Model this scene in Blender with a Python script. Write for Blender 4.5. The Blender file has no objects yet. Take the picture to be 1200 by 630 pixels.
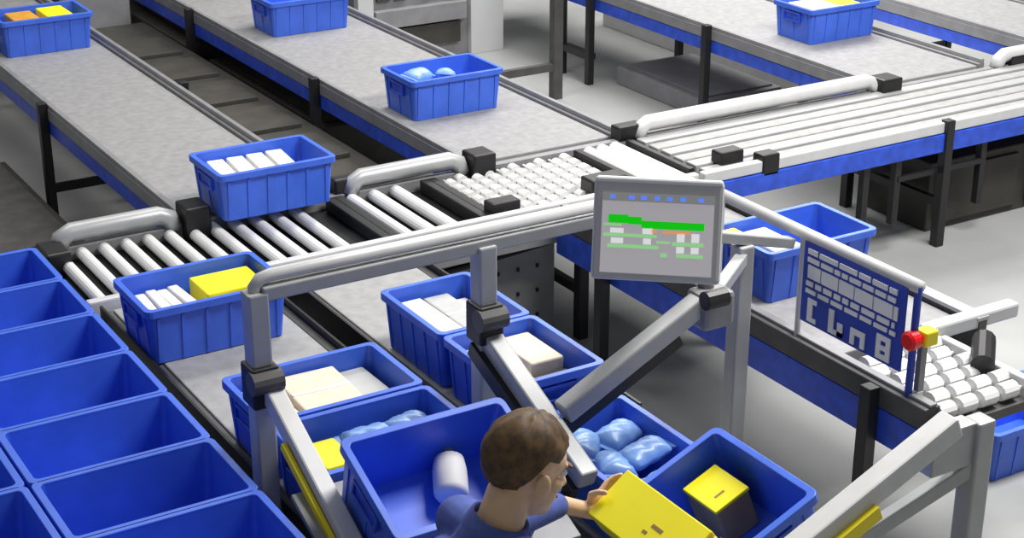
import bpy, bmesh, math, random
from mathutils import Vector, Matrix, Quaternion
random.seed(7)
SC = bpy.context.scene
COL = SC.collection
K = 0.75                      # conveyor level above the floor; coordinates below are measured from it
PI = math.pi

# ------------------------------------------------------------------ materials
def mat(name, col, rough=0.5, metal=0.0, var=0.0, scale=20.0, bump=0.0, emit=None, estr=1.0, dark=None, stretch=None):
    m = bpy.data.materials.new(name); m.use_nodes = True
    nt = m.node_tree; b = nt.nodes['Principled BSDF']
    b.inputs['Base Color'].default_value = (*col, 1)
    b.inputs['Roughness'].default_value = rough
    b.inputs['Metallic'].default_value = metal
    if var or bump:
        tc = nt.nodes.new('ShaderNodeTexCoord')
        mp = nt.nodes.new('ShaderNodeMapping')
        nt.links.new(tc.outputs['Object'], mp.inputs['Vector'])
        if stretch: mp.inputs['Scale'].default_value = stretch
        n = nt.nodes.new('ShaderNodeTexNoise'); n.inputs['Scale'].default_value = scale
        n.inputs['Detail'].default_value = 5
        nt.links.new(mp.outputs['Vector'], n.inputs['Vector'])
        if var:
            r = nt.nodes.new('ShaderNodeValToRGB')
            r.color_ramp.elements[0].position = 0.3; r.color_ramp.elements[1].position = 0.7
            d = dark or tuple(c * (1 - var) for c in col)
            r.color_ramp.elements[0].color = (*d, 1)
            r.color_ramp.elements[1].color = (*[min(1, c * (1 + var * .5)) for c in col], 1)
            nt.links.new(n.outputs['Fac'], r.inputs['Fac'])
            nt.links.new(r.outputs['Color'], b.inputs['Base Color'])
        if bump:
            bp = nt.nodes.new('ShaderNodeBump'); bp.inputs['Strength'].default_value = bump
            nt.links.new(n.outputs['Fac'], bp.inputs['Height'])
            nt.links.new(bp.outputs['Normal'], b.inputs['Normal'])
    if emit:
        b.inputs['Emission Color'].default_value = (*emit, 1)
        b.inputs['Emission Strength'].default_value = estr
    return m

M = dict(
    blue=mat('blue plastic', (.052, .150, .74), .4, var=.12, scale=9),
    blue_rail=mat('blue painted rail', (.025, .085, .60), .4, var=.3, scale=14),
    belt=mat('grey belt', (.29, .287, .292), .6, var=.16, scale=22),
    lane=mat('lane belt', (.34, .34, .337), .55, var=.16, scale=16),
    alu=mat('aluminium profile', (.43, .435, .44), .4, .2, var=.07, scale=12),
    lightalu=mat('light painted rail', (.60, .60, .60), .4, .05, var=.06, scale=12),
    grey=mat('grey sheet', (.26, .26, .27), .5, .15, var=.15, scale=8),
    darkgrey=mat('dark grey steel', (.085, .083, .08), .55, .1, var=.25, scale=10),
    housing=mat('dark machine and shade', (.05, .046, .038), .6, var=.3, scale=7),  # dark colour doubles as shade under and between the belts
    black=mat('black plastic', (.008, .008, .009), .45),
    blackmetal=mat('black steel', (.014, .014, .016), .45, .1),
    roller=mat('white roller', (.80, .80, .79), .35, var=.05, scale=10),
    yellow=mat('yellow board', (1.0, .88, .003), .5, var=.03, scale=9),
    tape=mat('yellow strip', (.90, .74, .01), .5),
    card=mat('brown card', (.36, .22, .075), .75, var=.25, scale=9),
    white=mat('white carton', (.80, .79, .77), .6, var=.05, scale=12),
    cream=mat('cream carton', (.80, .70, .54), .65, var=.12, scale=14),
    greypack=mat('grey carton', (.48, .49, .48), .55, var=.1, scale=14),
    darkpack=mat('dark carton', (.05, .047, .042), .6, var=.3, scale=12),
    orange=mat('orange wrap', (.75, .36, .03), .5, var=.2, scale=12),
    bag=mat('light blue film', (.24, .44, .88), .32, var=.18, scale=10, bump=.15),
    red=mat('red plastic', (.75, .005, .008), .35),
    floor=mat('sealed concrete', (.35, .355, .35), .45, var=.2, scale=.9, dark=(.265, .27, .27)),
    wall=mat('wall paint', (.5, .5, .5), .8, var=.06, scale=2),
    panel=mat('pale panel', (.56, .57, .57), .5, var=.05, scale=4),
    skin=mat('skin', (.78, .51, .31), .5, var=.08, scale=25),
    hair=mat('brown hair', (.135, .07, .022), .6, var=.45, scale=40, bump=.5, dark=(.05, .032, .018)),
    shirt=mat('blue shirt cloth', (.085, .125, .42), .85, var=.2, scale=30, bump=.15),
    trouser=mat('dark trousers', (.02, .022, .03), .85, var=.2, scale=30),
    monitor=mat('monitor housing', (.55, .55, .55), .45, var=.04, scale=10),
    monitor_highlight=mat('monitor highlight', (.80, .80, .80), .4),  # lighter than the housing, the highlight is put into the colour
    screen=mat('lit screen', (.3, .3, .3), .4, emit=(.48, .45, .48), estr=.55),
    screen_bar=mat('screen toolbar', (.2, .2, .2), .4, emit=(.22, .22, .22), estr=.6),
    scr_green=mat('screen green', (.0, .3, .0), .4, emit=(.0, .52, .0), estr=.85),
    scr_pale=mat('screen pale green', (.2, .5, .2), .4, emit=(.30, .66, .27), estr=.7),
    scr_white=mat('screen white', (.7, .7, .7), .4, emit=(.85, .85, .85), estr=.6),
    scr_blue=mat('screen blue', (.1, .2, .7), .4, emit=(.10, .22, .9), estr=.8),
    scr_orange=mat('screen orange', (.7, .3, .1), .4, emit=(.8, .36, .16), estr=.6),
    sign=mat('sign blue', (.016, .055, .42), .45),
    signwhite=mat('sign white', (.82, .82, .80), .5),
    eye=mat('eye white', (.8, .8, .8), .3), iris=mat('iris', (.06, .035, .02), .3),
    lips=mat('lips', (.5, .2, .15), .5),
)
def lamp_white():
    return M['white']

# ------------------------------------------------------------------ mesh helper
class G:
    def __init__(s): s.bm = bmesh.new()
    def _hex(s, pts):
        v = [s.bm.verts.new(p) for p in pts]
        for f in ((3, 2, 1, 0), (4, 5, 6, 7), (0, 1, 5, 4), (1, 2, 6, 5), (2, 3, 7, 6), (3, 0, 4, 7)):
            s.bm.faces.new([v[i] for i in f])
        return s
    def box(s, x0, x1, y0, y1, z0, z1):
        return s._hex([(x0, y0, z0), (x1, y0, z0), (x1, y1, z0), (x0, y1, z0), (x0, y0, z1), (x1, y0, z1), (x1, y1, z1), (x0, y1, z1)])
    def obox(s, c, size, R=None):
        c = Vector(c); R = R or Matrix.Identity(3)
        a, b, d = (x / 2 for x in size)
        P = [(-a, -b, -d), (a, -b, -d), (a, b, -d), (-a, b, -d), (-a, -b, d), (a, -b, d), (a, b, d), (-a, b, d)]
        return s._hex([c + R @ Vector(p) for p in P])
    def bar(s, p0, p1, w, h, up=(0, 0, 1)):
        p0, p1 = Vector(p0), Vector(p1); d = (p1 - p0); L = d.length; d.normalize()
        side = d.cross(Vector(up))
        if side.length < 1e-4: side = d.cross(Vector((0, 1, 0)))
        side.normalize(); u = side.cross(d)
        R = Matrix((d, side, u)).transposed()
        return s.obox((p0 + p1) / 2, (L, w, h), R)
    def path(s, pts, rad, seg=12, cap=True):
        pts = [Vector(p) for p in pts]
        rs = rad if isinstance(rad, (list, tuple)) else [rad] * len(pts)
        rings = []; ref = None
        for i, p in enumerate(pts):
            d = (pts[min(i + 1, len(pts) - 1)] - pts[max(i - 1, 0)]).normalized()
            if ref is None:
                ref = d.orthogonal().normalized()
            ref = (ref - d * ref.dot(d)).normalized(); q = d.cross(ref)
            rings.append([s.bm.verts.new(p + (ref * math.cos(2 * PI * k / seg) + q * math.sin(2 * PI * k / seg)) * rs[i]) for k in range(seg)])
        for a, b in zip(rings, rings[1:]):
            for k in range(seg):
                s.bm.faces.new((a[k], a[(k + 1) % seg], b[(k + 1) % seg], b[k]))
        if cap:
            s.bm.faces.new(rings[0][::-1]); s.bm.faces.new(rings[-1])
        return s
    def ell(s, c, r, R=None, seg=20, rings=14):
        R = R or Matrix.Identity(3)
        m = Matrix.Translation(Vector(c)) @ R.to_4x4() @ Matrix.Diagonal((*r, 1))
        bmesh.ops.create_uvsphere(s.bm, u_segments=seg, v_segments=rings, radius=1, matrix=m)
        return s
    def cone(s, p0, p1, r0, r1):            # tapered capsule
        p0, p1 = Vector(p0), Vector(p1)
        s.path([p0, p1], [r0, r1], 16); s.ell(p0, (r0,) * 3, seg=16, rings=10); s.ell(p1, (r1,) * 3, seg=16, rings=10)
        return s
    def loop_surface(s, loops, cap_last=True, cap_first=False):
        R = [[s.bm.verts.new(p) for p in l] for l in loops]
        n = len(R[0])
        for a, b in zip(R, R[1:]):
            for k in range(n):
                s.bm.faces.new((a[k], a[(k + 1) % n], b[(k + 1) % n], b[k]))
        if cap_last: s.bm.faces.new(R[-1])
        if cap_first: s.bm.faces.new(R[0][::-1])
        return s
    def build(s, name, m, parent=None, loc=None, bevel=0.0, smooth=False, mods=None):
        o0 = Vector(parent['_o']) if parent is not None else Vector(loc or (0, 0, 0))
        for v in s.bm.verts: v.co -= o0
        bmesh.ops.recalc_face_normals(s.bm, faces=s.bm.faces)
        me = bpy.data.meshes.new(name); s.bm.to_mesh(me); s.bm.free()
        if smooth:
            for p in me.polygons: p.use_smooth = True
        me.materials.append(M[m] if isinstance(m, str) else m)
        o = bpy.data.objects.new(name, me); COL.objects.link(o)
        if parent is not None:
            o.parent = parent; o['_o'] = list(parent['_o'])
        else:
            o.location = (o0.x, o0.y, o0.z + K); o['_o'] = list(o0)
        if bevel:
            b = o.modifiers.new('bevel', 'BEVEL'); b.width = bevel; b.segments = 2; b.limit_method = 'ANGLE'; b.angle_limit = math.radians(40)
        for t, kw in (mods or []):
            d = o.modifiers.new(t.lower(), t)
            for k, v in kw.items(): setattr(d, k, v)
        return o

def tag(o, label, cat, group=None):
    o['label'] = label; o['category'] = cat
    if group: o['group'] = group
    return o
def thing(name, label, cat, loc, group=None):
    o = bpy.data.objects.new(name, None); COL.objects.link(o)
    o.empty_display_size = .1
    o.location = (loc[0], loc[1], loc[2] + K); o['_o'] = list(loc)
    return tag(o, label, cat, group)
def dup(root, label, group=None):
    r = root.copy(); COL.objects.link(r); r['label'] = label
    if group: r['group'] = group
    for ch in list(root.children):
        c = ch.copy(); COL.objects.link(c); c.parent = r
        for g in ch.children:
            d = g.copy(); COL.objects.link(d); d.parent = c
    return r
def put(o, x, y, z, rot=(0, 0, 0)):
    o.location = (x, y, z + K); o.rotation_euler = rot
    return o
def structure(o):
    o['kind'] = 'structure'; return o

# ------------------------------------------------------------------ setting
structure(G().box(-6, 22, -3, 19, -.95, -.75).build('floor', 'floor'))
structure(G().box(-6, 22, 19, 19.2, -.75, 5.5).build('wall_back', 'wall'))

# ------------------------------------------------------------------ totes
def rrect(hx, hy, r, z, n=4):
    pts = []
    for cx, cy, a0 in ((hx - r, hy - r, 0), (-hx + r, hy - r, PI / 2), (-hx + r, -hy + r, PI), (hx - r, -hy + r, 3 * PI / 2)):
        for k in range(n + 1):
            a = a0 + k * PI / 2 / n
            pts.append(Vector((cx + r * math.cos(a), cy + r * math.sin(a), z)))
    return pts
def make_tote(lx, ly, h, label, group=None):
    t = thing('storage_tote', label, 'tote', (0, 0, 0), group)
    hx, hy = lx / 2, ly / 2; tp = .018; w = .012; fl = .014
    g = G()
    g.loop_surface([rrect(hx - tp - fl, hy - tp - fl, .02, 0), rrect(hx - fl, hy - fl, .025, h - .01),
                    rrect(hx - fl - w, hy - fl - w, .02, h - .01), rrect(hx - tp - fl - w, hy - tp - fl - w, .02, .012)], True, True)
    nl = max(3, round(lx / .14)); ns = 3
    for k in range(nl + 1):                          # upright ribs on the long sides
        x = (-1 + 2 * k / nl) * (hx - .055)
        for s in (-1, 1):
            y0 = s * (hy - fl - tp - .002); y1 = s * (hy - fl - .002)
            g.bar((x, y0, .005), (x, y1, h - .04), .012, .014, (1, 0, 0))
    for k in range(ns):
        y = (-1 + 2 * k / (ns - 1)) * (hy - .07)
        for s in (-1, 1):
            g.bar((s * (hx - fl - tp - .002), y, .005), (s * (hx - fl - .002), y, h - .04), .012, .014, (0, 1, 0))
    g.build('shell', 'blue', t)
    g = G()
    g.loop_surface([rrect(hx - fl, hy - fl, .025, h - .034), rrect(hx, hy, .03, h - .034), rrect(hx, hy, .03, h),
                    rrect(hx - fl - w, hy - fl - w, .02, h), rrect(hx - fl - w, hy - fl - w, .02, h - .034)], False)
    g.build('rim', 'blue', t, bevel=.003)
    for s in (-1, 1):                                # grips on the short ends
        g = G(); x = s * (hx - fl + .004)
        zc = h - .075; gw = .075
        g.box(x - .009, x + .009, -gw, gw, zc + .016, zc + .030)
        g.box(x - .009, x + .009, -gw, gw, zc - .040, zc - .026)
        g.box(x - .009, x + .009, -gw - .012, -gw, zc - .040, zc + .030)
        g.box(x - .009, x + .009, gw, gw + .012, zc - .040, zc + .030)
        g.box(x - s * .004 - .004, x - s * .004 + .004, -gw, gw, zc - .026, zc + .016)
        g.build('grip', 'blue_rail', t, bevel=.002)
    return t
H = .25
tote_x = make_tote(.64, .43, H, 'blue tote of white boxes and a yellow box at front of the roller conveyor')
put(tote_x, 2.27, 6.30, 0.004)
def tote(x, y, z, label, group=None, rot=(0, 0, 0), src=None):
    return put(dup(src or tote_x, label, group), x, y, z, rot)
tote(3.115, 7.60, .05, 'blue tote with row of four white packs riding onto white rollers')
tote(4.77, 8.70, .012, 'blue tote holding light blue bags on second belt from left')
tote(4.86, 10.98, .012, 'blue tote at top edge of photo on second belt from left')
tote(3.09, 11.40, .012, 'blue tote with yellow and orange wraps far along the leftmost belt')
tote(7.97, 8.85, .012, 'blue tote with pale and yellow boxes on belt at upper right')
tote(2.30, 5.16, .004, 'blue tote of cream and grey cartons in left picking lane')
tote(2.30, 4.715, .004, 'blue tote of light blue bags tucked behind tilted empty tote', )
tilt = math.radians(23)
# tilted empty tote of the left station: upper rim at y 4.34, z .47
n_ = Vector((0, -math.sin(tilt), math.cos(tilt))); e_ = Vector((0, -math.cos(tilt), -math.sin(tilt)))
c_ = Vector((2.268, 4.31, .485)) + e_ * .215 - n_ * H
tote(c_.x, c_.y, c_.z, 'empty blue tote tilted toward person on left tray', rot=(tilt, 0, 0)).scale = (.945, 1, 1)
TOTE_L = (c_, n_, e_)
tote_y = make_tote(.53, .43, H, 'blue tote of white and grey cartons at back of right picking lane')
put(tote_y, 3.08, 5.545, .004, (0, 0, PI / 2))
tote(3.08, 5.005, .004, 'blue tote of cream cartons and a dark block beside grey diagonal arm', rot=(0, 0, PI / 2), src=tote_y)
tote(3.08, 4.345, -.086, 'blue tote of light blue bags in front of the right lane', rot=(0, 0, PI / 2), src=tote_y).scale = (1.15, 1, 1)
# tilted tote of the right station: high rim at x 3.2, z .35
n2 = Vector((-math.sin(tilt), 0, math.cos(tilt))); e2 = Vector((-math.cos(tilt), 0, -math.sin(tilt)))
c2 = Vector((3.20, 3.685, .365)) + e2 * .215 - n2 * H
R2 = Matrix.Rotation(-tilt, 3, 'Y') @ Matrix.Rotation(PI / 2, 3, 'Z')
tr = tote(c2.x, c2.y, c2.z, 'blue tote with a yellow topped box tilted on right tray', src=tote_y)
tr.rotation_euler = R2.to_euler()
tote(4.83, 5.47, .012, 'blue tote on outgoing conveyor behind the blue sign board')
tote(5.56, 4.72, -.75, 'blue tote standing on floor at right edge beside grey post')
# rack of empty totes
order = ['nearest', 'second from front', 'third from front', 'fourth from front', 'fifth from front', 'sixth from front', 'farthest back']
pitch = .42
for k in range(7):
    y = 4.33 + k * pitch
    tote(1.465, y, 0, 'empty blue tote in right row of the left table, ' + order[k], 'empty totes on the left table')
for k in range(5):
    y = 4.33 + k * pitch
    tote(.815, y, 0, 'empty blue tote in outer left row at left edge, ' + order[k], 'empty totes on the left table')
# table below them
t = thing('steel_table', 'long dark steel table carrying rows of empty blue totes', 'table', (1.1, 5.6, -.75))
G().box(.42, 1.83, 4.08, 7.15, -.03, -.004).build('table_top', 'darkgrey', t, bevel=.003)
G().box(1.83, 1.855, 4.08, 7.15, -.09, .03).build('edge_rail', 'black', t, bevel=.003)
for x in (.5, 1.75):
    for y in (4.2, 7.0):
        G().box(x - .025, x + .025, y - .025, y + .025, -.75, -.03).build('leg', 'blackmetal', t)

# ------------------------------------------------------------------ belts behind
def belt(label, x0, x1, y0, y1, legs_l, legs_r, extra=None):
    t = thing('belt_conveyor', label, 'conveyor', ((x0 + x1) / 2, (y0 + y1) / 2, -.75), 'feeder belts')
    G().box(x0 + .06, x1 - .06, y0, y1, -.05, .01).build('belt', 'belt', t, bevel=.008)
    for s, x in ((1, x0), (-1, x1)):
        G().box(min(x, x + s * .03), max(x, x + s * .03), y0, y1, -.145, -.055).build('side_rail', 'blue_rail', t, bevel=.004)
        g = G().box(min(x - s * .004, x + s * .05), max(x - s * .004, x + s * .05), y0, y1, -.052, .022)
        g.box(min(x, x + s * .03), max(x, x + s * .03), y0, y1, .022, .05)
        g.build('side_guide', 'grey', t, bevel=.004)
    for x, ys, s in ((x0, legs_l, -1), (x1, legs_r, 1)):
        for y in ys:
            G().box(x + s * .03 - .028, x + s * .03 + .028, y - .028, y + .028, -.75, .06).build('leg', 'blackmetal', t, bevel=.004)
    for y in sorted(set(legs_l) & set(legs_r)):
        G().box(x0, x1, y - .02, y + .02, -.52, -.47).build('cross_brace', 'blackmetal', t)
    return t
b1 = belt('leftmost grey belt running up behind the roller conveyor with blue side rails', 2.67, 3.52, 7.68, 13.5, (9.9, 12.6), (9.9, 12.6))
b2 = belt('second grey belt from left with blue rails and two blue totes', 4.33, 5.38, 7.68, 13.8, (9.55, 11.75), (11.75,))
b3 = belt('grey belt at upper right ending at a black corner box', 7.33, 8.35, 7.68, 13.0, (9.35, 10.85, 11.25), (9.5, 11.1))
b4 = belt('blue railed belt at the far upper right corner', 9.02, 9.95, 7.68, 12.5, (9.6, 11.9), (9.6, 11.9))
G().box(7.28, 7.36, 10.85, 11.25, -.55, -.50).build('cross_brace', 'blackmetal', b3)

# ------------------------------------------------------------------ cross conveyor with rollers
t = thing('roller_conveyor', 'long white roller conveyor crossing the photo behind the picking lanes', 'conveyor', (5.8, 7.2, -.75))
CX = t
YF, YB = 6.82, 7.60
G().box(1.96, 10.3, YF + .02, YB - .02, -.12, -.055).build('bed', 'black', t)
G().box(1.92, 5.30, YF - .03, YF + .02, -.05, .045).build('front_rail', 'lightalu', t, bevel=.01)
G().box(1.92, 5.30, YF - .03, YF + .02, -.17, -.055).build('front_skirt', 'grey', t, bevel=.004)
G().box(5.34, 10.3, YF - .03, YF + .02, -.145, -.035).build('front_skirt', 'blue_rail', t, bevel=.004)
G().box(5.34, 10.3, YF - .02, YF + .03, -.03, .035).build('front_rail', 'lightalu', t, bevel=.006)
G().box(1.92, 10.3, YB - .02, YB + .03, -.15, .01).build('back_rail', 'grey', t, bevel=.004)
for xa, xb in ((2.05, 2.60), (3.62, 4.26), (5.48, 7.28), (8.4, 8.95)):   # rounded rear guards between the belts
    G().path([(xa - .02, YB + .0, .0), (xa, YB, .055), (xa + .05, YB + .01, .075), (xb - .05, YB + .01, .075), (xb, YB, .055), (xb + .02, YB, .0)], .048, 14).build('rear_guard', 'lightalu' if xa > 5 else 'alu', t, smooth=True)
x = 2.02
while x < 3.36:                                             # plain rollers
    G().path([(x, YF + .03, -.02), (x, YB - .04, -.02)], .030, 14).build('roller', 'roller', t, smooth=False)
    x += .112
for x in (3.46, 3.50, 4.02, 4.06):                          # dark transfer belts between the rollers
    G().box(x - .028, x + .028, YF + .04, YB - .05, -.05, .02).build('transfer_belt', 'black', t, bevel=.006)
for k in range(3):
    xx = 3.59 + k * .13
    G().path([(xx, YF + .03, -.02), (xx, YB - .04, -.02)], .034, 14).build('roller', 'roller', t)
k = 0; x = 4.15
while x < 4.98:                                             # staggered skate wheels
    g = G()
    j = 0; y = YF + .06 + (.05 if k % 2 else 0)
    while y < YB - .06:
        g.path([(x, y - .026, -.02), (x, y + .026, -.02)], .033, 14)
        y += .10
    g.path([(x, YF + .02, -.02), (x, YB - .03, -.02)], .008, 8)
    g.build('skate_wheels', 'roller', t)
    x += .085; k += 1
for x in (5.00, 5.36):                                      # two black strips of the transfer
    G().box(x - .02, x + .02, YF + .12, YB - .05, -.05, .022).build('transfer_belt', 'black', t, bevel=.006)
for k in range(3):
    xx = 5.09 + k * .09
    G().path([(xx, YF + .03, -.02), (xx, YB - .04, -.02)], .04, 14).build('roller', 'roller', t)
for k in range(6):                                          # lengthwise carrying belts on the right
    y = YF + .09 + k * .12
    G().box(5.42, 10.3, y - .047, y + .047, -.05, .012 + .004 * (k % 2)).build('carrying_belt', 'alu' if k % 2 else 'lane', t, bevel=.008)
def cover(x, y, sx, sy, z0=-.05, z1=.1):
    G().box(x - sx / 2, x + sx / 2, y - sy / 2, y + sy / 2, z0, z1).build('drive_cover', 'black', CX, bevel=.012)
cover(2.72, 7.58, .13, .17, -.05, .12); cover(3.58, 7.63, .14, .08, 0, .09); cover(4.38, 7.58, .14, .15, -.05, .11)
cover(5.40, 7.62, .18, .09, .0, .09); cover(7.36, 7.57, .16, .15, -.03, .10); cover(1.98, 7.5, .12, .2, -.05, .06)
cover(4.14, 6.93, .17, .10, 0, .075); cover(4.78, 6.95, .22, .12, 0, .085); cover(5.62, 6.96, .16, .10, 0, .085); cover(5.80, 6.84, .12, .10, -.06, .07)
cover(8.32, 7.0, .3, .12, -.02, .07); cover(8.6, 7.6, .25, .1, -.02, .07)
for x in (2.2, 4.55, 7.15, 8.9):
    for y in (YF - .02, YB + .02):
        G().box(x - .03, x + .03, y - .03, y + .03, -.75, .05 if (y < 7 and x > 6) else -.06).build('leg', 'blackmetal', t, bevel=.004)
    G().box(x - .02, x + .02, YF, YB, -.5, -.45).build('cross_brace', 'blackmetal', t)
for x in (6.55, 6.80, 7.50):
    G().box(x - .022, x + .022, YF + .0, YF + .045, -.55, -.12).build('leg', 'blackmetal', t)
G().bar((6.8, YF + .01, -.27), (7.5, YF + .01, -.27), .03, .03).build('cross_brace', 'blackmetal', t)
G().path([(3.6, YF + .05, -.24), (4.0, YF + .04, -.21), (4.52, YF + .03, -.17)], .018, 8).build('cable', 'black', t)

# machinery between the belts, and boxes added for shaded and bright floor
t = thing('housing_tone_box', 'dark brown grey machine housing in gap between two leftmost belts', 'machine', (3.93, 10.3, -.75))
G().box(3.58, 4.27, 8.5, 12.7, -.75, -.24).build('body', 'housing', t, bevel=.01)  # machinery lying in shadow, its dark colour carries that shade
for y in (8.8, 9.5, 10.2, 10.9, 11.6):
    G().box(3.66, 4.18, y, y + .5, -.24, -.21).build('cover_plate', 'housing', t, bevel=.004)
t = thing('housing_tone_box', 'dark box added as floor shade under the second belt between its legs', 'machine', (4.85, 10.6, -.75))
G().box(4.40, 5.28, 9.65, 11.66, -.75, -.32).build('body', 'housing', t, bevel=.01)  # box added to darken the lit floor under the belt
G().box(4.45, 5.2, 9.75, 11.5, -.32, -.30).build('cover_plate', 'housing', t, bevel=.004)
t = thing('housing_tone_box', 'dark box added as floor shade under far end of the second belt', 'machine', (4.7, 12.8, -.75))
G().box(4.30, 5.28, 11.85, 13.7, -.75, -.25).build('body', 'housing', t, bevel=.01)  # added dark box, hides a bright patch of floor
G().box(4.45, 5.2, 11.95, 13.5, -.25, -.23).build('cover_plate', 'housing', t, bevel=.004)
t = thing('control_cabinet', 'grey steel cabinet standing behind the leftmost belt', 'cabinet', (3.95, 13.1, -.75))
G().box(3.62, 4.2, 12.8, 13.4, -.75, .25).build('body', 'grey', t, bevel=.008)
G().box(3.66, 4.16, 12.79, 12.80, -.7, .2).build('door', 'grey', t, bevel=.002)
G().box(3.70, 3.72, 12.77, 12.79, -.3, -.15).build('handle', 'black', t)
t = thing('housing_tone_box', 'tall dark machine block behind dark housing at top left', 'machine', (5.0, 15.2, -.75))
G().box(4.25, 5.75, 14.6, 15.8, -.75, .9).build('body', 'housing', t, bevel=.01)
for x in (4.45, 4.75, 5.15, 5.5):
    G().box(x, x + .07, 14.56, 14.6, -.7, .8).build('upright', 'grey', t)
t = thing('control_cabinet', 'large grey cabinet with dark slots behind second belt', 'cabinet', (6.6, 12.6, -.75))
G().box(5.92, 7.25, 12.2, 13.0, -.75, 1.3).build('body', 'grey', t, bevel=.008)
G().box(6.95, 7.27, 12.14, 12.2, -.75, 1.3).build('side_panel', 'panel', t, bevel=.004)
G().box(5.88, 6.02, 12.12, 12.2, -.75, 1.3).build('side_panel', 'panel', t, bevel=.004)
G().box(6.08, 6.85, 12.15, 12.2, -.62, -.44).build('kick_recess', 'housing', t)
G().box(6.04, 6.90, 12.12, 12.2, -.42, -.27).build('shelf_panel', 'grey', t, bevel=.004)
for k, x in enumerate((6.08, 6.24, 6.52, 6.78)):
    G().box(x, x + (.12 if k < 2 else .08), 12.17, 12.2, -.2, .9).build('slot', 'housing', t)
t = thing('support_frame', 'brown grey post with low rail standing behind second belt', 'stand', (6.86, 10.66, -.75))
G().box(6.82, 6.90, 10.62, 10.70, -.75, .9).build('post', 'darkgrey', t, bevel=.004)
G().box(6.05, 6.83, 10.63, 10.68, -.52, -.46).build('rail', 'darkgrey', t)
G().box(6.02, 6.08, 10.62, 10.69, -.75, -.44).build('post', 'darkgrey', t)
t = thing('housing_tone_box', 'dark panel box adding floor shade under the right end of roller conveyor', 'machine', (8.2, 7.3, -.75))
G().box(7.25, 8.82, 7.0, 7.55, -.75, -.3).build('body', 'housing', t, bevel=.01)  # stands for a low panel and the shadowed floor around it
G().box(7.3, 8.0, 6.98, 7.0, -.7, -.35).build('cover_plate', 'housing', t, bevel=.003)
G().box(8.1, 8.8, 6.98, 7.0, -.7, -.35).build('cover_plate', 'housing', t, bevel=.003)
t = thing('housing_tone_box', 'grey box under roller conveyor behind right lane tote', 'machine', (4.1, 7.2, -.75))
G().box(3.5, 4.46, 6.92, 7.5, -.75, -.2).build('body', 'grey', t, bevel=.01)
g = G()
for i in range(7):
    for j in range(3):
        g.box(3.62 + i * .12, 3.635 + i * .12, 6.912, 6.92, -.62 + j * .14, -.60 + j * .14)
g.build('vent_holes', 'black', t)
t = thing('housing_tone_box', 'dark low box added as floor shadow under left end of the leftmost belt', 'machine', (2.3, 9.6, -.75))
G().box(1.7, 2.55, 8.9, 10.6, -.75, -.5).build('body', 'housing', t, bevel=.01)  # box added in place of shadow on the floor
G().box(1.75, 2.5, 8.95, 10.55, -.5, -.48).build('cover_plate', 'darkgrey', t, bevel=.003)

t = thing('housing_tone_box', 'low grey box added as floor shade beneath the upper right belt', 'machine', (7.9, 9.9, -.75))
G().box(7.5, 8.25, 9.6, 10.75, -.75, -.60).build('body', 'grey', t, bevel=.01)  # added box, its grey stands for shaded floor under this belt
G().box(7.55, 8.2, 9.65, 10.7, -.60, -.585).build('cover_plate', 'grey', t, bevel=.003)
t = thing('housing_tone_box', 'white box added as brightly lit floor between the two belts at upper right', 'machine', (8.7, 10.3, -.75))
G().box(8.48, 8.90, 8.3, 12.4, -.75, -.30).build('body', 'white', t, bevel=.01)  # added box, its white imitates brightly lit floor between the belts
G().box(8.50, 8.88, 8.35, 12.3, -.30, -.285).build('cover_plate', 'white', t, bevel=.003)

# ------------------------------------------------------------------ picking lanes
def lane(label, x0, x1, y0, y1):
    t = thing('lane_conveyor', label, 'conveyor', ((x0 + x1) / 2, (y0 + y1) / 2, -.75), 'picking lanes')
    G().box(x0 + .045, x1 - .045, y0, y1, -.05, 0.0).build('belt', 'lane', t, bevel=.006)
    for x, s in ((x0, 1), (x1, -1)):
        G().box(min(x, x + s * .04), max(x, x + s * .04), y0, y1, -.14, -.004).build('side_rail', 'darkgrey', t, bevel=.004)
        G().box(min(x - s * .001, x - s * .012), max(x - s * .001, x - s * .012), y0, y1, -.08, .03).build('side_guide', 'black', t)
    for y in (y0 + .25, y1 - .3):
        for x in (x0 + .03, x1 - .03):
            G().box(x - .022, x + .022, y - .022, y + .022, -.75, -.14).build('leg', 'blackmetal', t)
    G().path([(x0 + .04, y0, -.03), (x1 - .04, y0, -.03)], .028, 12).build('end_roller', 'roller', t)
    return t
lane('left picking lane with light grey belt below white cream cartons', 1.975, 2.70, 4.47, 6.77)
t = lane('right picking lane with light grey belt holding three blue totes', 2.83, 3.46, 4.75, 6.77)
G().box(2.875, 3.415, 4.02, 4.72, -.14, -.09).build('lower_belt', 'lane', t, bevel=.006)
G().box(2.83, 2.87, 4.02, 4.75, -.23, -.10).build('side_rail', 'darkgrey', t, bevel=.004)
G().box(3.42, 3.46, 4.02, 4.75, -.23, -.10).build('side_rail', 'darkgrey', t, bevel=.004)
for x in (2.86, 3.43):
    G().box(x - .022, x + .022, 4.25, 4.294, -.75, -.23).build('leg', 'blackmetal', t)
t = thing('outgoing_conveyor', 'outgoing conveyor at right with deep blue side rail and white end rollers', 'conveyor', (4.8, 5.5, -.75))
OC = t
OX0, OX1 = 4.40, 5.22
G().box(OX0 + .06, OX1 - .06, 4.72, 6.77, -.05, .01).build('belt', 'belt', t, bevel=.006)
G().box(OX0 - .03, OX0 + .0, 4.12, 6.77, -.215, -.065).build('side_rail', 'blue_rail', t, bevel=.004)
G().box(OX0 - .035, OX0 + .05, 4.12, 6.77, -.06, .035).build('side_guide', 'darkgrey', t, bevel=.006)
G().box(OX0 - .01, OX0 + .03, 4.12, 6.77, .035, .05).build('side_guide', 'grey', t, bevel=.004)
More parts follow.
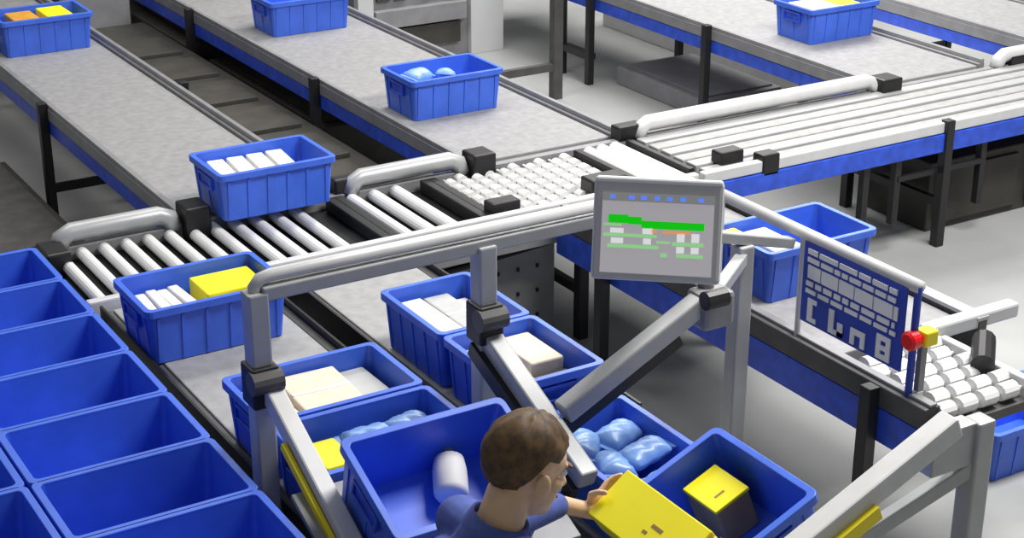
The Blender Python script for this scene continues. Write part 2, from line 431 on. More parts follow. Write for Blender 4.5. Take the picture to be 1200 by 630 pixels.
G().box(OX1 - .05, OX1, 4.62, 6.77, -.15, .03).build('side_rail', 'darkgrey', t, bevel=.004)
G().box(OX1 - .06, OX1 + .01, 4.62, 6.77, .03, .05).build('side_guide', 'alu', t, bevel=.004)
G().bar((4.88, 4.66, .03), (5.42, 4.66, .03), .07, .07).build('end_bar', 'lightalu', t, bevel=.012)
G().box(OX0 + .05, OX1 - .3, 4.10, 4.70, -.10, -.06).build('bed', 'darkgrey', t)
for k in range(6):
    g = G(); y = 4.15 + k * .095; x = OX0 + .10 + (.055 if k % 2 else 0)
    xe = 4.93 - (5 - k) * .0
    while x < xe:
        g.path([(x - .04, y, -.015), (x + .04, y, -.015)], .036, 12)
        x += .115
    g.path([(OX0 + .04, y, -.02), (xe, y, -.02)], .008, 8)
    g.build('end_roller', 'roller', t)
G().box(4.93, 4.97, 4.10, 4.62, -.10, .02).build('side_rail', 'lightalu', t, bevel=.006)
G().path([(4.86, 4.30, .03), (5.02, 4.45, .05)], .05, 12).build('drive_cover', 'black', t)
G().box(OX0 - .02, OX0 + .13, 4.02, 4.11, -.16, -.03).build('drive_cover', 'black', t, bevel=.01)
for y in (4.40, 6.3):
    G().box(OX0 - .09, OX0 - .032, y - .03, y + .03, -.75, .03).build('leg', 'blackmetal', t, bevel=.004)
    G().box(OX1 - .06, OX1 - .01, y - .03 + (.3 if y < 5 else 0), y + .03 + (.3 if y < 5 else 0), -.75, -.12).build('leg', 'blackmetal', t, bevel=.004)
G().path([(OX0 + .0, 5.50, .50), (OX0 + .0, 4.24, .50)], .027, 12).build('guard_rail', 'lightalu', t, smooth=True)
for y in (5.47, 4.92):
    G().path([(OX0 + .0, y, .50), (OX0 + .0, y, .03)], .014, 10).build('guard_post', 'lightalu', t)
G().path([(OX0 + .0, 4.25, .50), (OX0 + .0, 4.25, .03)], .016, 10).build('guard_post', 'sign', t)

# sign board hung on the guard rail
t = thing('sign_board', 'blue sign board with rows of white lettering on the outgoing conveyor rail', 'sign', (4.375, 4.575, .13))
SX = 4.372
def sb(y0, y1, z0, z1):            # on the sign: s runs from the far end (0) to the near end (1)
    return (SX - .006, SX - .0005, min(y0, y1), max(y0, y1), z0, z1)
G().box(SX, SX + .008, 4.28, 4.88, .13, .485).build('board', 'sign', t, bevel=.002)
def ypos(s): return 4.88 - .60 * s
g = G()
def word_row(g, z0, z1, s0, s1, seed, lo=.02, hi=.06, gap=.012):
    rr = random.Random(seed); s = s0
    while s < s1:
        w = rr.uniform(lo, hi); e = min(s + w, s1)
        g.box(*sb(ypos(s), ypos(e), z0, z1)); s = e + gap
word_row(g, .440, .462, .05, .92, 1, .08, .2, .02)
word_row(g, .405, .425, .05, .92, 2, .05, .12, .02)
word_row(g, .335, .392, .06, .94, 3, .10, .22, .012)
word_row(g, .300, .322, .05, .92, 4, .05, .13, .025)
word_row(g, .268, .286, .05, .94, 5, .05, .13, .025)
g.build('small_lettering', 'signwhite', t)
g = G()
def stroke(s0, s1, z0, z1): g.box(*sb(ypos(s0), ypos(s1), z0, z1))
def letter():
    global g
    g.build('large_letter', 'signwhite', t); g = G()
zb = .145; zt = .248
stroke(.08, .13, zb, zt); stroke(.13, .17, zt - .02, zt); stroke(.13, .17, zb, zb + .02); letter()      # blurred large characters
stroke(.30, .35, zb, zt); stroke(.35, .44, zb, zb + .022); stroke(.39, .44, zb, zb + .06); letter()
stroke(.52, .56, zb, zb + .07); stroke(.56, .62, zb + .045, zb + .07); letter(); stroke(.62, .66, zb, zb + .07); letter()
stroke(.77, .81, zb, zt); stroke(.86, .90, zb, zt); stroke(.81, .86, zt - .022, zt); stroke(.81, .86, zb, zb + .022); stroke(.81, .86, zb + .04, zb + .06); letter()

t = thing('emergency_stop', 'red emergency stop button in yellow box beside the blue sign', 'button', (4.44, 4.20, .05))
G().box(4.425, 4.455, 4.225, 4.25, .052, .255).build('stem', 'grey', t)
G().box(4.42, 4.49, 4.205, 4.27, .25, .315).build('box', 'tape', t, bevel=.008)
G().path([(4.42, 4.238, .283), (4.40, 4.238, .283), (4.398, 4.238, .283), (4.36, 4.238, .283), (4.35, 4.238, .283)], [.02, .02, .038, .04, .03], 18).build('push_button', 'red', t, smooth=False)

# ------------------------------------------------------------------ workstation frame
t = thing('workstation_frame', 'grey aluminium workstation frame with posts and sloping arms around the person', 'frame', (2.8, 4.3, -.75))
WS = t
pw = .074
def profile(p0, p1, name='post', w=pw, m='alu', up=(0, 0, 1)):
    o = G().bar(p0, p1, w, w, up).build(name, m, WS, bevel=.008)
    return o
PL = (1.912, 4.80); PM = (2.775, 4.775); PR = (4.10, 4.95); PF = (3.69, 3.25)
profile((*PL, -.75), (*PL, .83)); profile((*PM, -.75), (*PM, .83)); profile((*PR, -.75), (*PR, .50)); profile((*PF, -.75), (*PF, .57))
G().path([(PL[0], PL[1], .80), (PL[0], PL[1], .845), (PL[0] + .02, PL[1], .868), (PL[0] + .06, PL[1], .876), (3.36, 4.765, .888)], .023, 12).build('top_bar', 'lightalu', t, smooth=True)
G().bar((1.93, 4.79, .822), (3.36, 4.765, .834), .05, .05).build('top_bar', 'alu', t, bevel=.006)
G().bar((3.30, 4.76, .86), (3.90, 4.95, .60), .06, .06).build('brace', 'alu', t, bevel=.006)
G().bar((3.90, 4.95, .58), (4.37, 4.96, .45), .05, .045).build('brace', 'alu', t, bevel=.006)
# sloping arms of the left station
sl = math.tan(tilt)
profile((PL[0] + .02, 4.84, .52), (PL[0] + .035, 3.95, .04), 'arm', .066, 'lightalu', (0, .47, .88))
profile((PM[0] + .01, 4.82, .50), (PM[0] + .01, 4.10, .20), 'arm', .072, 'alu', (0, .38, .92))
G().bar((PL[0] - .022, 4.58, .362), (PL[0] - .012, 3.95, .026), .018, .03, (0, .47, .88)).build('yellow_strip', 'tape', t, bevel=.003)
G().bar((PM[0] - .035, 4.80, .425), (PM[0] - .035, 4.12, .145), .03, .06, (0, .38, .92)).build('arm_shade_strip', 'black', t)  # black strip drawn as shade along the arm
for (x, y), z in ((PL, .52), (PM, .56)):
    G().box(x - .05, x + .05, y - .06, y + .05, z - .10, z + .05).build('clamp', 'black', t, bevel=.01)
    G().path([(x + .055, y - .05, z), (x - .055, y - .05, z)], .042, 14).build('clamp_knob', 'darkgrey', t)
G().bar((PL[0] + .04, 4.47, .205), (PL[0] + .04, 3.95, -.02), .03, .08).build('arm_shade_strip', 'black', t)  # black strip drawn as shade below the left arm
# tray of the left station
def tray(cent, nrm, e, w, d, axis):
    R = Matrix((axis, e, nrm)).transposed() if False else None
    side = axis.normalized(); ee = e.normalized(); nn = nrm.normalized()
    R = Matrix((side, ee, nn)).transposed()
    o = G().obox(cent - nn * .014, (w, d, .02), R).build('tray', 'grey', WS, bevel=.003)
tray(c_, n_, e_, .84, .48, Vector((1, 0, 0)))
tray(c2, n2, e2, .60, .46, Vector((0, 1, 0)))
# sloping arms of the right station
profile((3.42, 4.35, .617), (2.84, 4.35, .33), 'arm', .072, 'alu', (-.4, 0, .9))
G().bar((3.33, 4.35, .50), (2.84, 4.35, .262), .04, .05, (-.4, 0, .9)).build('arm_shade_strip', 'black', t)  # black strip in place of the shadow under this arm
profile((3.57, PF[1], .585), (2.80, PF[1], .25), 'arm', .076, 'lightalu', (-.4, 0, .9))
G().bar((3.24, PF[1] - .045, .395), (2.80, PF[1] - .045, .20), .03, .05, (-.4, 0, .9)).build('yellow_strip', 'tape', t, bevel=.003)
G().box(3.48, 3.66, PF[1] - .02, PF[1] + .05, .42, .57).build('gusset', 'alu', t, bevel=.006)
G().bar((PF[0], PF[1] - .01, .42), (3.15, 3.49, .0), .05, .05).build('brace', 'alu', t, bevel=.005)
G().bar((3.46, 4.35, .60), (PR[0], PR[1], .44), .05, .05).build('brace', 'alu', t, bevel=.005)
G().box(3.40, 3.54, 4.29, 4.41, .52, .66).build('clamp', 'grey', t, bevel=.02)
G().path([(3.47, 4.27, .66), (3.38, 4.27, .66)], .035, 12).build('clamp_knob', 'black', t)
G().path([(3.47, 4.36, .60), (3.46, 4.40, .75), (3.28, 4.36, .93)], .03, 10).build('monitor_arm', 'grey', t, smooth=True)
G().path([(3.36, 4.76, .86), (3.34, 4.60, .89), (3.24, 4.34, .97)], .028, 10).build('monitor_arm', 'alu', t, smooth=True)
for p in ((PL, PM), ):
    G().bar((p[0][0], 4.80, -.45), (p[1][0], 4.78, -.45), .05, .05).build('brace', 'alu', t)
G().bar((2.10, 4.30, -.75), (2.10, 4.30, .145), .05, .05, (0, 1, 0)).build('tray_leg', 'alu', t)
G().bar((2.45, 4.30, -.75), (2.45, 4.30, .145), .05, .05, (0, 1, 0)).build('tray_leg', 'alu', t)
G().bar((3.15, 3.50, -.75), (3.15, 3.50, .03), .05, .05, (0, 1, 0)).build('tray_leg', 'alu', t)
G().bar((3.15, 3.90, -.75), (3.15, 3.90, .03), .05, .05, (0, 1, 0)).build('tray_leg', 'alu', t)

# ------------------------------------------------------------------ monitor
mc = Vector((3.135, 4.235, .985))
u = Vector((.775, -.632, 0)).normalized()
nh = Vector((-.632, -.775, 0)).normalized(); ta = math.radians(17)
n = (nh * math.cos(ta) + Vector((0, 0, 1)) * math.sin(ta)).normalized()
v = n.cross(u).normalized()
RM = Matrix((u, v, n)).transposed()
t = thing('touchscreen_monitor', 'grey touchscreen monitor showing a green header and table rows', 'monitor', tuple(mc - v * .17))
def mp(a, b, c): return mc + u * a + v * b + n * c
W_, H_ = .435, .345
G().obox(mp(0, 0, -.035), (W_, H_, .07), RM).build('housing', 'monitor', t, bevel=.014)
G().obox(mp(0, 0, -.085), (W_ * .6, H_ * .6, .05), RM).build('rear_cover', 'grey', t, bevel=.01)
G().obox(mp(0, H_ / 2 - .006, -.028), (W_ * .98, .02, .062), RM).build('top_edge_highlight', 'monitor_highlight', t, bevel=.008)  # painted highlight along the top face
G().obox(mp(0, -.012, .001), (W_ * .86, H_ * .78, .004), RM).build('screen', 'screen', t)
sw, sh = W_ * .86, H_ * .78
def scr(name, m, rects, z=.0035):
    g = G()
    for (x0, x1, y0, y1) in rects:
        g.obox(mp((x0 + x1) / 2 * sw - sw / 2, sh / 2 - .012 - (y0 + y1) / 2 * sh, z), ((x1 - x0) * sw, (y1 - y0) * sh, .0012), RM)
    g.build(name, m, t)
scr('toolbar', 'screen_bar', [(0.0, 1.0, .0, .10)])
for q in (.09, .26, .37, .49, .60, .72, .88):
    scr('toolbar_icon', 'scr_blue', [(q - .025, q + .025, .025, .075)], .0045)
scr('header_band', 'scr_green', [(.06, .24, .27, .375), (.24, .36, .29, .385), (.36, .92, .335, .43)])
scr('table_text', 'scr_pale', [(.02, .5, .505, .545), (.06, .52, .64, .685), (.64, .92, .585, .63), (.68, .92, .73, .775), (.54, .60, .73, .78), (.02, .18, .385, .41), (.5, .62, .58, .61)])
for q_ in ([(.08, .2, .44, .50), (.09, .2, .56, .63), (.37, .46, .42, .50), (.38, .45, .555, .63), (.68, .75, .47, .58), (.81, .88, .47, .58), (.68, .75, .64, .72), (.81, .88, .64, .72)]):
    scr('table_cell', 'scr_white', [q_])
scr('table_total', 'scr_orange', [(.45, .50, .44, .48), (.55, .80, .445, .485)])

# ------------------------------------------------------------------ goods
def carton(label, c, size, m, group=None, R=None, name='carton', lid=True):
    t = thing(name, label, 'box', (c[0], c[1], c[2]), group)
    R = R or Matrix.Identity(3)
    a, b, h = size
    cc = Vector(c) + R @ Vector((0, 0, h / 2))
    G().obox(cc, size, R).build('body', m, t, bevel=min(.008, h * .1))
    return t
def Rz(d): return Matrix.Rotation(math.radians(d), 3, 'Z')
def seam(t, c, size, m, R, w=.02):
    R = R or Matrix.Identity(3)
    a, b, h = size
    G().obox(Vector(c) + R @ Vector((0, 0, h + .0008)), (a * .96, w, .0016), R).build('tape', m, t)
def pack(label, c, size, m, group=None, R=None, tape=None):
    t = carton(label, c, size, m, group, R)
    if tape: seam(t, c, size, tape, R)
    return t
# in the tote at the front of the rollers
for k in range(4):
    pack(['small white box, leftmost in the tote with yellow box', 'small white box, second from left in tote with yellow box',
          'small white box, third from left in tote with yellow box', 'small white box touching the flat yellow box'][k],
         (2.04 + k * .054, 6.33, .014), (.048, .26, .17 + .008 * (k % 2)), 'white', 'small white boxes in the front tote', Rz(-3 + 2 * k))
t = pack('flat yellow box lying in tote at front of the rollers', (2.405, 6.34, .10), (.27, .22, .115), 'yellow')
pack('grey box under the flat yellow box', (2.405, 6.34, .014), (.26, .21, .082), 'greypack')
t = pack('small yellow box standing before flat yellow box at tote front', (2.33, 6.165, .014), (.09, .06, .17), 'yellow')
# in the tote riding onto the rollers
for k in range(4):
    pack(['white pack, leftmost of four in tote on the rollers', 'white pack, second from left in tote on the rollers',
          'white pack, third from left in tote on the rollers', 'white pack, rightmost of four in tote on the rollers'][k],
         (2.905 + k * .108, 7.61, .063), (.09, .32, .195), 'white', 'white packs in the roller tote', Rz(-6))
# cream and grey cartons, left lane
z0 = .018
pack('narrow cream carton behind left post in left lane tote', (2.095, 5.15, z0), (.12, .33, .19), 'cream', None, Rz(2))
pack('wide cream carton in middle of left lane tote', (2.295, 5.16, z0), (.24, .34, .20), 'cream', None, Rz(-2), 'white')
pack('grey carton at right side of left lane tote', (2.495, 5.17, z0), (.12, .33, .16), 'greypack', None, Rz(1))
# right lane, back tote
pack('white carton at left side of rear right lane tote', (2.975, 5.55, z0), (.12, .40, .19), 'white', None, Rz(1))
pack('pale grey carton at right side of rear right lane tote', (3.108, 5.55, z0), (.12, .42, .18), 'greypack', None, Rz(0), 'white')
pack('slim white carton along right wall of rear right lane tote', (3.215, 5.55, z0), (.06, .38, .15), 'white')
# right lane, middle tote
pack('large cream carton behind grey diagonal arm in right lane tote', (3.165, 5.09, z0), (.15, .27, .19), 'cream', None, Rz(0))
pack('small cream carton beside black clamp in right lane tote', (3.0, 5.13, z0), (.15, .18, .18), 'cream', None, Rz(3))
pack('white carton next to middle post in right lane tote', (2.995, 4.93, z0), (.14, .14, .17), 'white', None, Rz(-5))
pack('dark block in near right corner of cream carton tote', (3.155, 4.87, z0), (.16, .13, .15), 'darkpack', None, Rz(0))
# light blue bags
def make_bag(label, group):
    t = thing('film_bag', label, 'bag', (0, 0, 0), group)
    g = G(); nx, ny = 14, 10; top, bot = [], []
    def pt(i, j, s):
        a = -1 + 2 * i / nx; b = -1 + 2 * j / ny
        p = max(0, (1 - a ** 4) * (1 - b ** 2)) ** .55
        return Vector((a * .085 * (1 - .08 * b * b), b * .06 * (1 - .12 * (1 - a * a)), .038 + s * .036 * p + .003 * math.sin(9 * a + 5 * b)))
    T = [[g.bm.verts.new(pt(i, j, 1)) for j in range(ny + 1)] for i in range(nx + 1)]
    B = [[(T[i][j] if i in (0, nx) or j in (0, ny) else g.bm.verts.new(pt(i, j, -1))) for j in range(ny + 1)] for i in range(nx + 1)]
    for A in (T, B):
        for i in range(nx):
            for j in range(ny):
                g.bm.faces.new((A[i][j], A[i + 1][j], A[i + 1][j + 1], A[i][j + 1]))
    g.build('pouch', 'bag', t, smooth=True)
    for s in (-1, 1):
        G().box(s * .092 - .009, s * .092 + .009, -.052, .052, .0365, .0395).build('crimped_end', 'bag', t)
    return t
bag0 = make_bag('light blue bag at back of the bag tote beside black underside', 'light blue bags in right lane tote')
put(bag0, 3.155, 4.47, .055, (.1, .05, .4)); bag0.scale = (1.18, 1.18, 1.18)
def bag(x, y, z, r, label, group='light blue bags in right lane tote', s=1.0):
    b = dup(bag0, label, group); put(b, x, y, z, r); b.scale = (s, s, s); return b
bag(3.155, 4.29, .065, (-.1, -.1, .15), 'light blue bag, middle one in the bag tote', s=1.18)
bag(3.0, 4.27, .06, (.1, .2, 1.2), 'light blue bag above corner of the held yellow box', s=1.2)
bag(2.99, 4.45, .065, (.15, .1, .9), 'light blue bag beside end of grey diagonal arm', s=1.2)
bag(3.15, 4.14, .03, (.0, -.1, .2), 'light blue bag at right front wall of bag tote', s=1.15)
bag(3.10, 4.45, -.06, (0, 0, .1), 'light blue bag lowest at back wall of bag tote', s=1.2)
bag(3.05, 4.24, -.06, (0, 0, .5), 'light blue bag underneath the others in bag tote', s=1.2)
gl = 'light blue bags in left lane tote'
bag(2.46, 4.80, .14, (.1, .05, .3), 'light blue bag, right one behind tilted empty tote', gl, 1.1)
bag(2.30, 4.78, .145, (.1, -.1, -.2), 'light blue bag, left one behind tilted empty tote', gl, 1.1)
bag(2.40, 4.70, .04, (0, 0, .1), 'light blue bag lower down behind tilted empty tote', gl, 1.1)
pack('small yellow box at left of bags behind tilted tote', (2.13, 4.74, z0), (.12, .2, .175), 'yellow')
g2 = 'light blue bags in tote on second belt'
bag(4.62, 8.74, .18, (.2, .1, .5), 'light blue bag showing above left of second belt tote', g2, 1.15)
bag(4.80, 8.72, .16, (.1, .3, 1.1), 'light blue bag in middle of second belt tote', g2, 1.15)
bag(4.66, 8.66, .09, (0, 0, .3), 'light blue bag deeper inside second belt tote', g2, 1.15)
# tilted right tote
R23 = Matrix.Rotation(-tilt, 3, 'Y')
def in_right(a, b, c):                    # a towards the high rim, b along +y, c off the tote floor
    return c2 - e2 * a + Vector((0, b, 0)) + n2 * c
t = pack('brown box with yellow top lying in tilted right tote', tuple(in_right(.052, .10, .014)), (.14, .175, .155), 'card', None, R23)
G().obox(in_right(.052, .10, .014 + .155 + .006), (.145, .18, .014), R23).build('lid', 'yellow', t, bevel=.003)['label'] = 'yellow lid'
G().obox(in_right(.042, .065, .014 + .155 + .0135), (.04, .010, .001), R23).build('print', 'card', t)
# held box
tb = math.radians(36)
R36 = Matrix.Rotation(-tb, 3, 'Y')
bt = Vector((2.605, 3.515, .395)); bn = R36 @ Vector((0, 0, 1))
t = thing('carton', 'bright yellow box held in both hands of the person', 'box', tuple(bt - bn * .10))
G().obox(bt - bn * .05, (.185, .43, .10), R36).build('body', 'yellow', t, bevel=.004)
G().obox(bt + R36 @ Vector((0, -.05, .0008)), (.012, .05, .001), R36).build('print', 'card', t)
G().obox(bt + R36 @ Vector((-.03, -.02, .0008)), (.010, .02, .001), R36).build('print', 'card', t)
# out tote contents
pack('white carton in tote behind the blue sign', (4.70, 5.47, .026), (.16, .30, .20), 'white')
pack('grey carton in front of white carton behind the sign', (4.86, 5.45, .026), (.13, .30, .12), 'greypack')
pack('small yellow box in corner of tote behind sign', (4.58, 5.60, .026), (.06, .07, .225), 'yellow')
# left belt tote contents
pack('yellow pack at right in tote on leftmost belt', (3.20, 11.40, .026), (.18, .3, .225), 'yellow')
pack('orange pack at left in tote on leftmost belt', (2.98, 11.40, .026), (.18, .3, .215), 'orange')
# upper right tote contents
pack('cream carton in tote on upper right belt', (7.87, 8.85, .026), (.26, .3, .215), 'cream')
pack('yellow carton in tote on upper right belt', (8.11, 8.85, .026), (.20, .3, .205), 'yellow')
# white bottle behind the shoulder
t = thing('bottle', 'white bottle with grey cap lying in tilted tote behind the shoulder', 'bottle', tuple(c_ + n_ * .013 - e_ * .05))
bp = c_ + n_ * .073 - e_ * .055 + Vector((.06, 0, 0))
ax = Vector((-.35, -.85, 0)).normalized(); ax = (ax - n_ * ax.dot(n_)).normalized()
G().path([bp - ax * .10, bp - ax * .095, bp - ax * .05, bp + ax * .04, bp + ax * .055, bp + ax * .06], [.035, .052, .058, .058, .05, .035], 18).build('flask', 'white', t, smooth=True)
G().path([bp - ax * .135, bp - ax * .10], [.022, .024], 14).build('cap', 'grey', t)

# ------------------------------------------------------------------ person
t = thing('person', 'person in blue shirt with short brown hair holding a yellow box', 'person', (1.82, 3.40, -.75))
VOX = [('REMESH', dict(mode='VOXEL', voxel_size=.004, use_smooth_shade=True)), ('SMOOTH', dict(factor=.5, iterations=4))]
hc = Vector((2.082, 3.362, .802)); hs = 1.12
RH = Matrix.Rotation(math.radians(-2), 3, 'Z') @ Matrix.Rotation(math.radians(16), 3, 'Y')
def hp(a, b, c): return hc + RH @ (Vector((a, b, c)) * hs)
def hr(*r): return tuple(x * hs for x in r)
neck = Vector((2.0, 3.375, .648))
sh = {1: Vector((1.985, 3.555, .572)), -1: Vector((2.04, 3.205, .575))}
el = {1: Vector((2.20, 3.70, .405)), -1: Vector((2.28, 3.13, .41))}
wr = {1: Vector((2.455, 3.765, .375)), -1: Vector((2.525, 3.235, .42))}
pel = Vector((1.78, 3.39, .19)); chest = Vector((1.905, 3.385, .46))
hip = {s: Vector((1.785, 3.39 + s * .09, .14)) for s in (1, -1)}
kn = {s: Vector((1.84, 3.39 + s * .11, -.28)) for s in (1, -1)}
an = {s: Vector((1.76, 3.39 + s * .12, -.66)) for s in (1, -1)}
g = G()
g.ell(hp(-.012, 0, .028), hr(.098, .077, .094), RH); g.ell(hp(.032, 0, -.045), hr(.066, .058, .078), RH)
g.ell(hp(.062, 0, -.095), hr(.03, .034, .026), RH); g.ell(hp(.03, 0, .03), hr(.066, .066, .06), RH)
g.cone(hp(.088, 0, .005), hp(.112, 0, -.035), .011, .015); g.ell(hp(.1, .012, -.038), hr(.01, .009, .008), RH); g.ell(hp(.1, -.012, -.038), hr(.01, .009, .008), RH)
g.ell(hp(.082, 0, .026), hr(.014, .05, .012), RH); g.ell(hp(.088, 0, -.068), hr(.012, .024, .009), RH)
for s in (1, -1):
    g.ell(hp(-.004, s * .089, -.008), hr(.019, .010, .032), RH @ Matrix.Rotation(s * .5, 3, 'Z')); g.ell(hp(.004, s * .076, -.02), hr(.014, .012, .02), RH); g.ell(hp(.06, s * .04, -.025), hr(.026, .02, .022), RH)
g.cone(hp(-.03, 0, -.07), neck + Vector((0, 0, -.02)), .062, .068)
g.cone(neck + Vector((-.02, .0, -.04)), chest, .08, .12); g.cone(chest, pel, .115, .125)
for s in (1, -1):
    g.cone(neck + Vector((-.01, s * .03, -.045)), sh[s], .055, .058)
    g.cone(chest + Vector((0, s * .07, .02)), pel + Vector((0, s * .06, 0)), .09, .1)
    g.cone(sh[s], el[s], .052, .040); g.cone(el[s], wr[s], .040, .028)
    g.cone(hip[s], kn[s], .088, .056); g.cone(kn[s], an[s], .056, .038)
    g.cone(an[s], an[s] + Vector((.15, 0, -.055)), .036, .028); g.ell(an[s] + Vector((-.02, 0, -.05)), (.035, .033, .035))
# hands closed on the ends of the box
ux = R36 @ Vector((1, 0, 0)); un = bn
for s in (1, -1):
    face = bt + Vector((0, s * .215, 0))
    pc = face + Vector((0, s * .022, 0)) - ux * .045 - un * .035            # palm on the end face
    if s < 0: pc = face + Vector((0, s * .022, 0)) - ux * .03 - un * .035
    g.cone(wr[s], pc - ux * .03, .028, .026)
    RP = Matrix((ux, Vector((0, 1, 0)), un)).transposed()
    g.ell(pc, (.048, .017, .042), RP)
    for k, (off, L) in enumerate(((.033, .088), (.011, .098), (-.011, .092), (-.032, .074))):
        b0 = pc + ux * .03 + un * off + Vector((0, s * .002, 0))
        b1_ = b0 + ux * L * .42 + Vector((0, s * .006, 0)); b2_ = b1_ + ux * L * .30 + Vector((0, -s * .003, 0)) - un * .004; b3_ = b2_ + ux * L * .24 + Vector((0, -s * .011, 0)) - un * .006
        g.cone(b0, b1_, .0086, .0082); g.cone(b1_, b2_, .0082, .0078); g.cone(b2_, b3_, .0078, .0068)
    th0 = pc - ux * .015 + un * .03; th1 = th0 + un * .022 + ux * .018; th2 = th1 + un * .006 + ux * .018 - Vector((0, s * .022, 0)); th3 = th2 - un * .001 + ux * .012 - Vector((0, s * .022, 0))
    g.cone(th0, th1, .013, .0115); g.cone(th1, th2, .0115, .0105); g.cone(th2, th3, .0105, .009)
g.build('body', 'skin', t, mods=VOX)
# shirt
VS = [('REMESH', dict(mode='VOXEL', voxel_size=.008, use_smooth_shade=True)), ('SMOOTH', dict(factor=.5, iterations=5))]
g = G()
g.cone(neck + Vector((-.035, .0, -.055)), chest, .092, .142); g.cone(chest, pel + Vector((0, 0, -.05)), .138, .152)
g.path([neck + Vector((-.012, 0, -.035)), neck + Vector((.002, 0, .004))], [.088, .078], 18)
for s in (1, -1):
    g.cone(neck + Vector((-.02, s * .03, -.055)), sh[s], .064, .072)
    g.cone(chest + Vector((0, s * .075, .02)), pel + Vector((0, s * .07, -.06)), .108, .132)
    g.cone(sh[s], el[s], .070, .054); g.cone(el[s], wr[s] - (wr[s] - el[s]).normalized() * .02, .054, .041)
    d = (el[s] - sh[s]).normalized()
    for f in (.35, .7, .95):
        g.ell(sh[s].lerp(el[s], f), (.068 - .012 * f, .068 - .012 * f, .03), d.to_track_quat('Z', 'Y').to_matrix())
g.build('shirt', 'shirt', t, mods=VS)
# collar
g = G(); pts = []
axn = (hp(-.03, 0, -.07) - neck).normalized()
r0, r1 = .082, .074
q = axn.to_track_quat('Z', 'Y').to_matrix()
lo = [neck - axn * .012 + q @ Vector((r0 * math.cos(a) , r0 * math.sin(a), 0)) for a in [2 * PI * k / 24 for k in range(24)]]
hi = [neck + axn * .022 + q @ Vector((r1 * math.cos(a), r1 * math.sin(a), 0)) for a in [2 * PI * k / 24 for k in range(24)]]
ho = [neck + axn * .024 + q @ Vector(((r1 + .008) * math.cos(a), (r1 + .008) * math.sin(a), 0)) for a in [2 * PI * k / 24 for k in range(24)]]
lo2 = [neck - axn * .02 + q @ Vector(((r0 + .014) * math.cos(a), (r0 + .014) * math.sin(a), 0)) for a in [2 * PI * k / 24 for k in range(24)]]
g.loop_surface([lo, hi, ho, lo2], False).build('collar', 'shirt', t, smooth=True)
# trousers
g = G(); g.cone(pel + Vector((0, 0, .06)), pel + Vector((0, 0, -.05)), .132, .135)
for s in (1, -1):
    g.cone(pel + Vector((0, s * .06, .05)), hip[s], .105, .112); g.cone(hip[s], kn[s], .112, .078); g.cone(kn[s], an[s] + Vector((0, 0, .01)), .078, .062)
g.build('trousers', 'trouser', t, mods=VS)
for s in (1, -1):
    g = G(); a = an[s]
    g.cone(a + Vector((-.03, 0, -.04)), a + Vector((.16, s * .01, -.05)), .046, .038); g.ell(a + Vector((.05, 0, -.055)), (.13, .048, .034)); g.cone(a, a + Vector((-.02, 0, -.04)), .05, .046)
    g.build('shoe', 'black', t, mods=[('REMESH', dict(mode='VOXEL', voxel_size=.008, use_smooth_shade=True))])
# hair: a cap over crown, back and sides
g = G()
nu, nv = 40, 26
for i in range(nv + 1):
    pass
V = {}
def hair_r(a, b):                  # a azimuth from the face, b elevation
    return 1.0 + .035 * math.sin(7 * a + 3 * b) * math.cos(5 * b) + .02 * math.sin(17 * a)
grid = []
for i in range(nv + 1):
    row = []
    for j in range(nu):
        a = 2 * PI * j / nu
        ca = math.cos(a)
        low = -.92 if ca < -.5 else (-.92 + (ca + .5) / .6 * 1.12 if ca < .1 else (.20 - (ca - .1) * .25 if ca < .45 else .11 + (ca - .45) * .62))
        b = low + (PI / 2 - low) * i / nv
        rr = (hair_r(a, b) if i > 1 else .95) * (1 - .09 * max(0, min(1, -b / .5)) * abs(math.sin(a)))
        row.append(hp(-.014 + .112 * rr * math.cos(b) * ca, .091 * rr * math.cos(b) * math.sin(a), .034 + .112 * rr * math.sin(b)))
    grid.append(row)
R_ = [[g.bm.verts.new(p) for p in r] for r in grid[:-1]]
topv = g.bm.verts.new(grid[-1][0])
for a_, b_ in zip(R_, R_[1:]):
    for k in range(nu): g.bm.faces.new((a_[k], a_[(k + 1) % nu], b_[(k + 1) % nu], b_[k]))
for k in range(nu): g.bm.faces.new((R_[-1][k], R_[-1][(k + 1) % nu], topv))
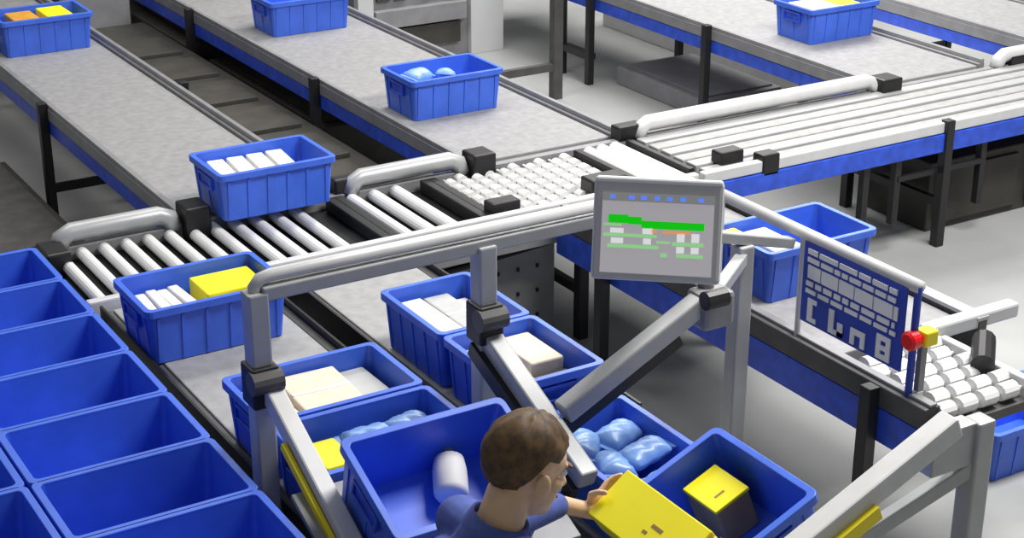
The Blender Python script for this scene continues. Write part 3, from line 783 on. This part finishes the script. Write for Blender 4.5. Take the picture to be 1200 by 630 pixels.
g.build('hair', 'hair', t, smooth=True, mods=[('SOLIDIFY', dict(thickness=.022, offset=-1))])
for s in (1, -1):
    e = G().ell(hp(.083, s * .031, .004), hr(.013, .013, .011), RH).build('eye', 'eye', t, smooth=True)
    G().ell(hp(.0945, s * .031, .003), hr(.004, .006, .006), RH).build('iris', 'iris', e, smooth=True)
    G().ell(hp(.094, s * .031, .026), hr(.008, .022, .005), RH).build('eyebrow', 'hair', t, smooth=True)
G().ell(hp(.0985, 0, -.068), hr(.005, .020, .007), RH).build('mouth', 'lips', t, smooth=True)

# ------------------------------------------------------------------ light and camera
w = bpy.data.worlds.new('world'); SC.world = w; w.use_nodes = True
w.node_tree.nodes['Background'].inputs[0].default_value = (.92, .96, 1.0, 1)
w.node_tree.nodes['Background'].inputs[1].default_value = .2
def area(name, loc, sx, sy, power, rot=(0, 0, 0), col=(1, .98, .95)):  # for unseen overhead lights, placed and powered to set the brightness
    l = bpy.data.lights.new(name, 'AREA'); l.shape = 'RECTANGLE'; l.size = sx; l.size_y = sy; l.energy = power; l.color = col
    o = bpy.data.objects.new(name, l); COL.objects.link(o); o.location = (loc[0], loc[1], loc[2] + K); o.rotation_euler = rot
    return o
area('unseen_hall_light', (3.5, 9.5, 5.2), 6, 1.2, 230)
area('unseen_hall_light', (9.5, 11.5, 4.6), 5, 3.0, 680)  # out of view, added to brighten the floor at the back right
area('unseen_hall_light', (6.4, 4.3, 5.2), 4, 1.6, 660)

cam = bpy.data.cameras.new('camera'); co = bpy.data.objects.new('camera', cam); COL.objects.link(co)
cam.sensor_fit = 'HORIZONTAL'; cam.sensor_width = 36.0; cam.lens = 36.0 * 1962.0 / 1200.0
co.location = (0, 0, 3.0 + K)
co.rotation_euler = (PI / 2 - math.atan2(805, 1962), 0, -math.atan2(1285, 2120.7))
cam.clip_end = 200
SC.camera = co
SC.view_settings.view_transform = 'Standard'
SC.view_settings.look = 'None'
SC.view_settings.gamma = 1.0
SC.view_settings.use_curve_mapping = False
SC.view_settings.exposure = 0.0
for o in bpy.data.objects:
    if '_o' in o: del o['_o']
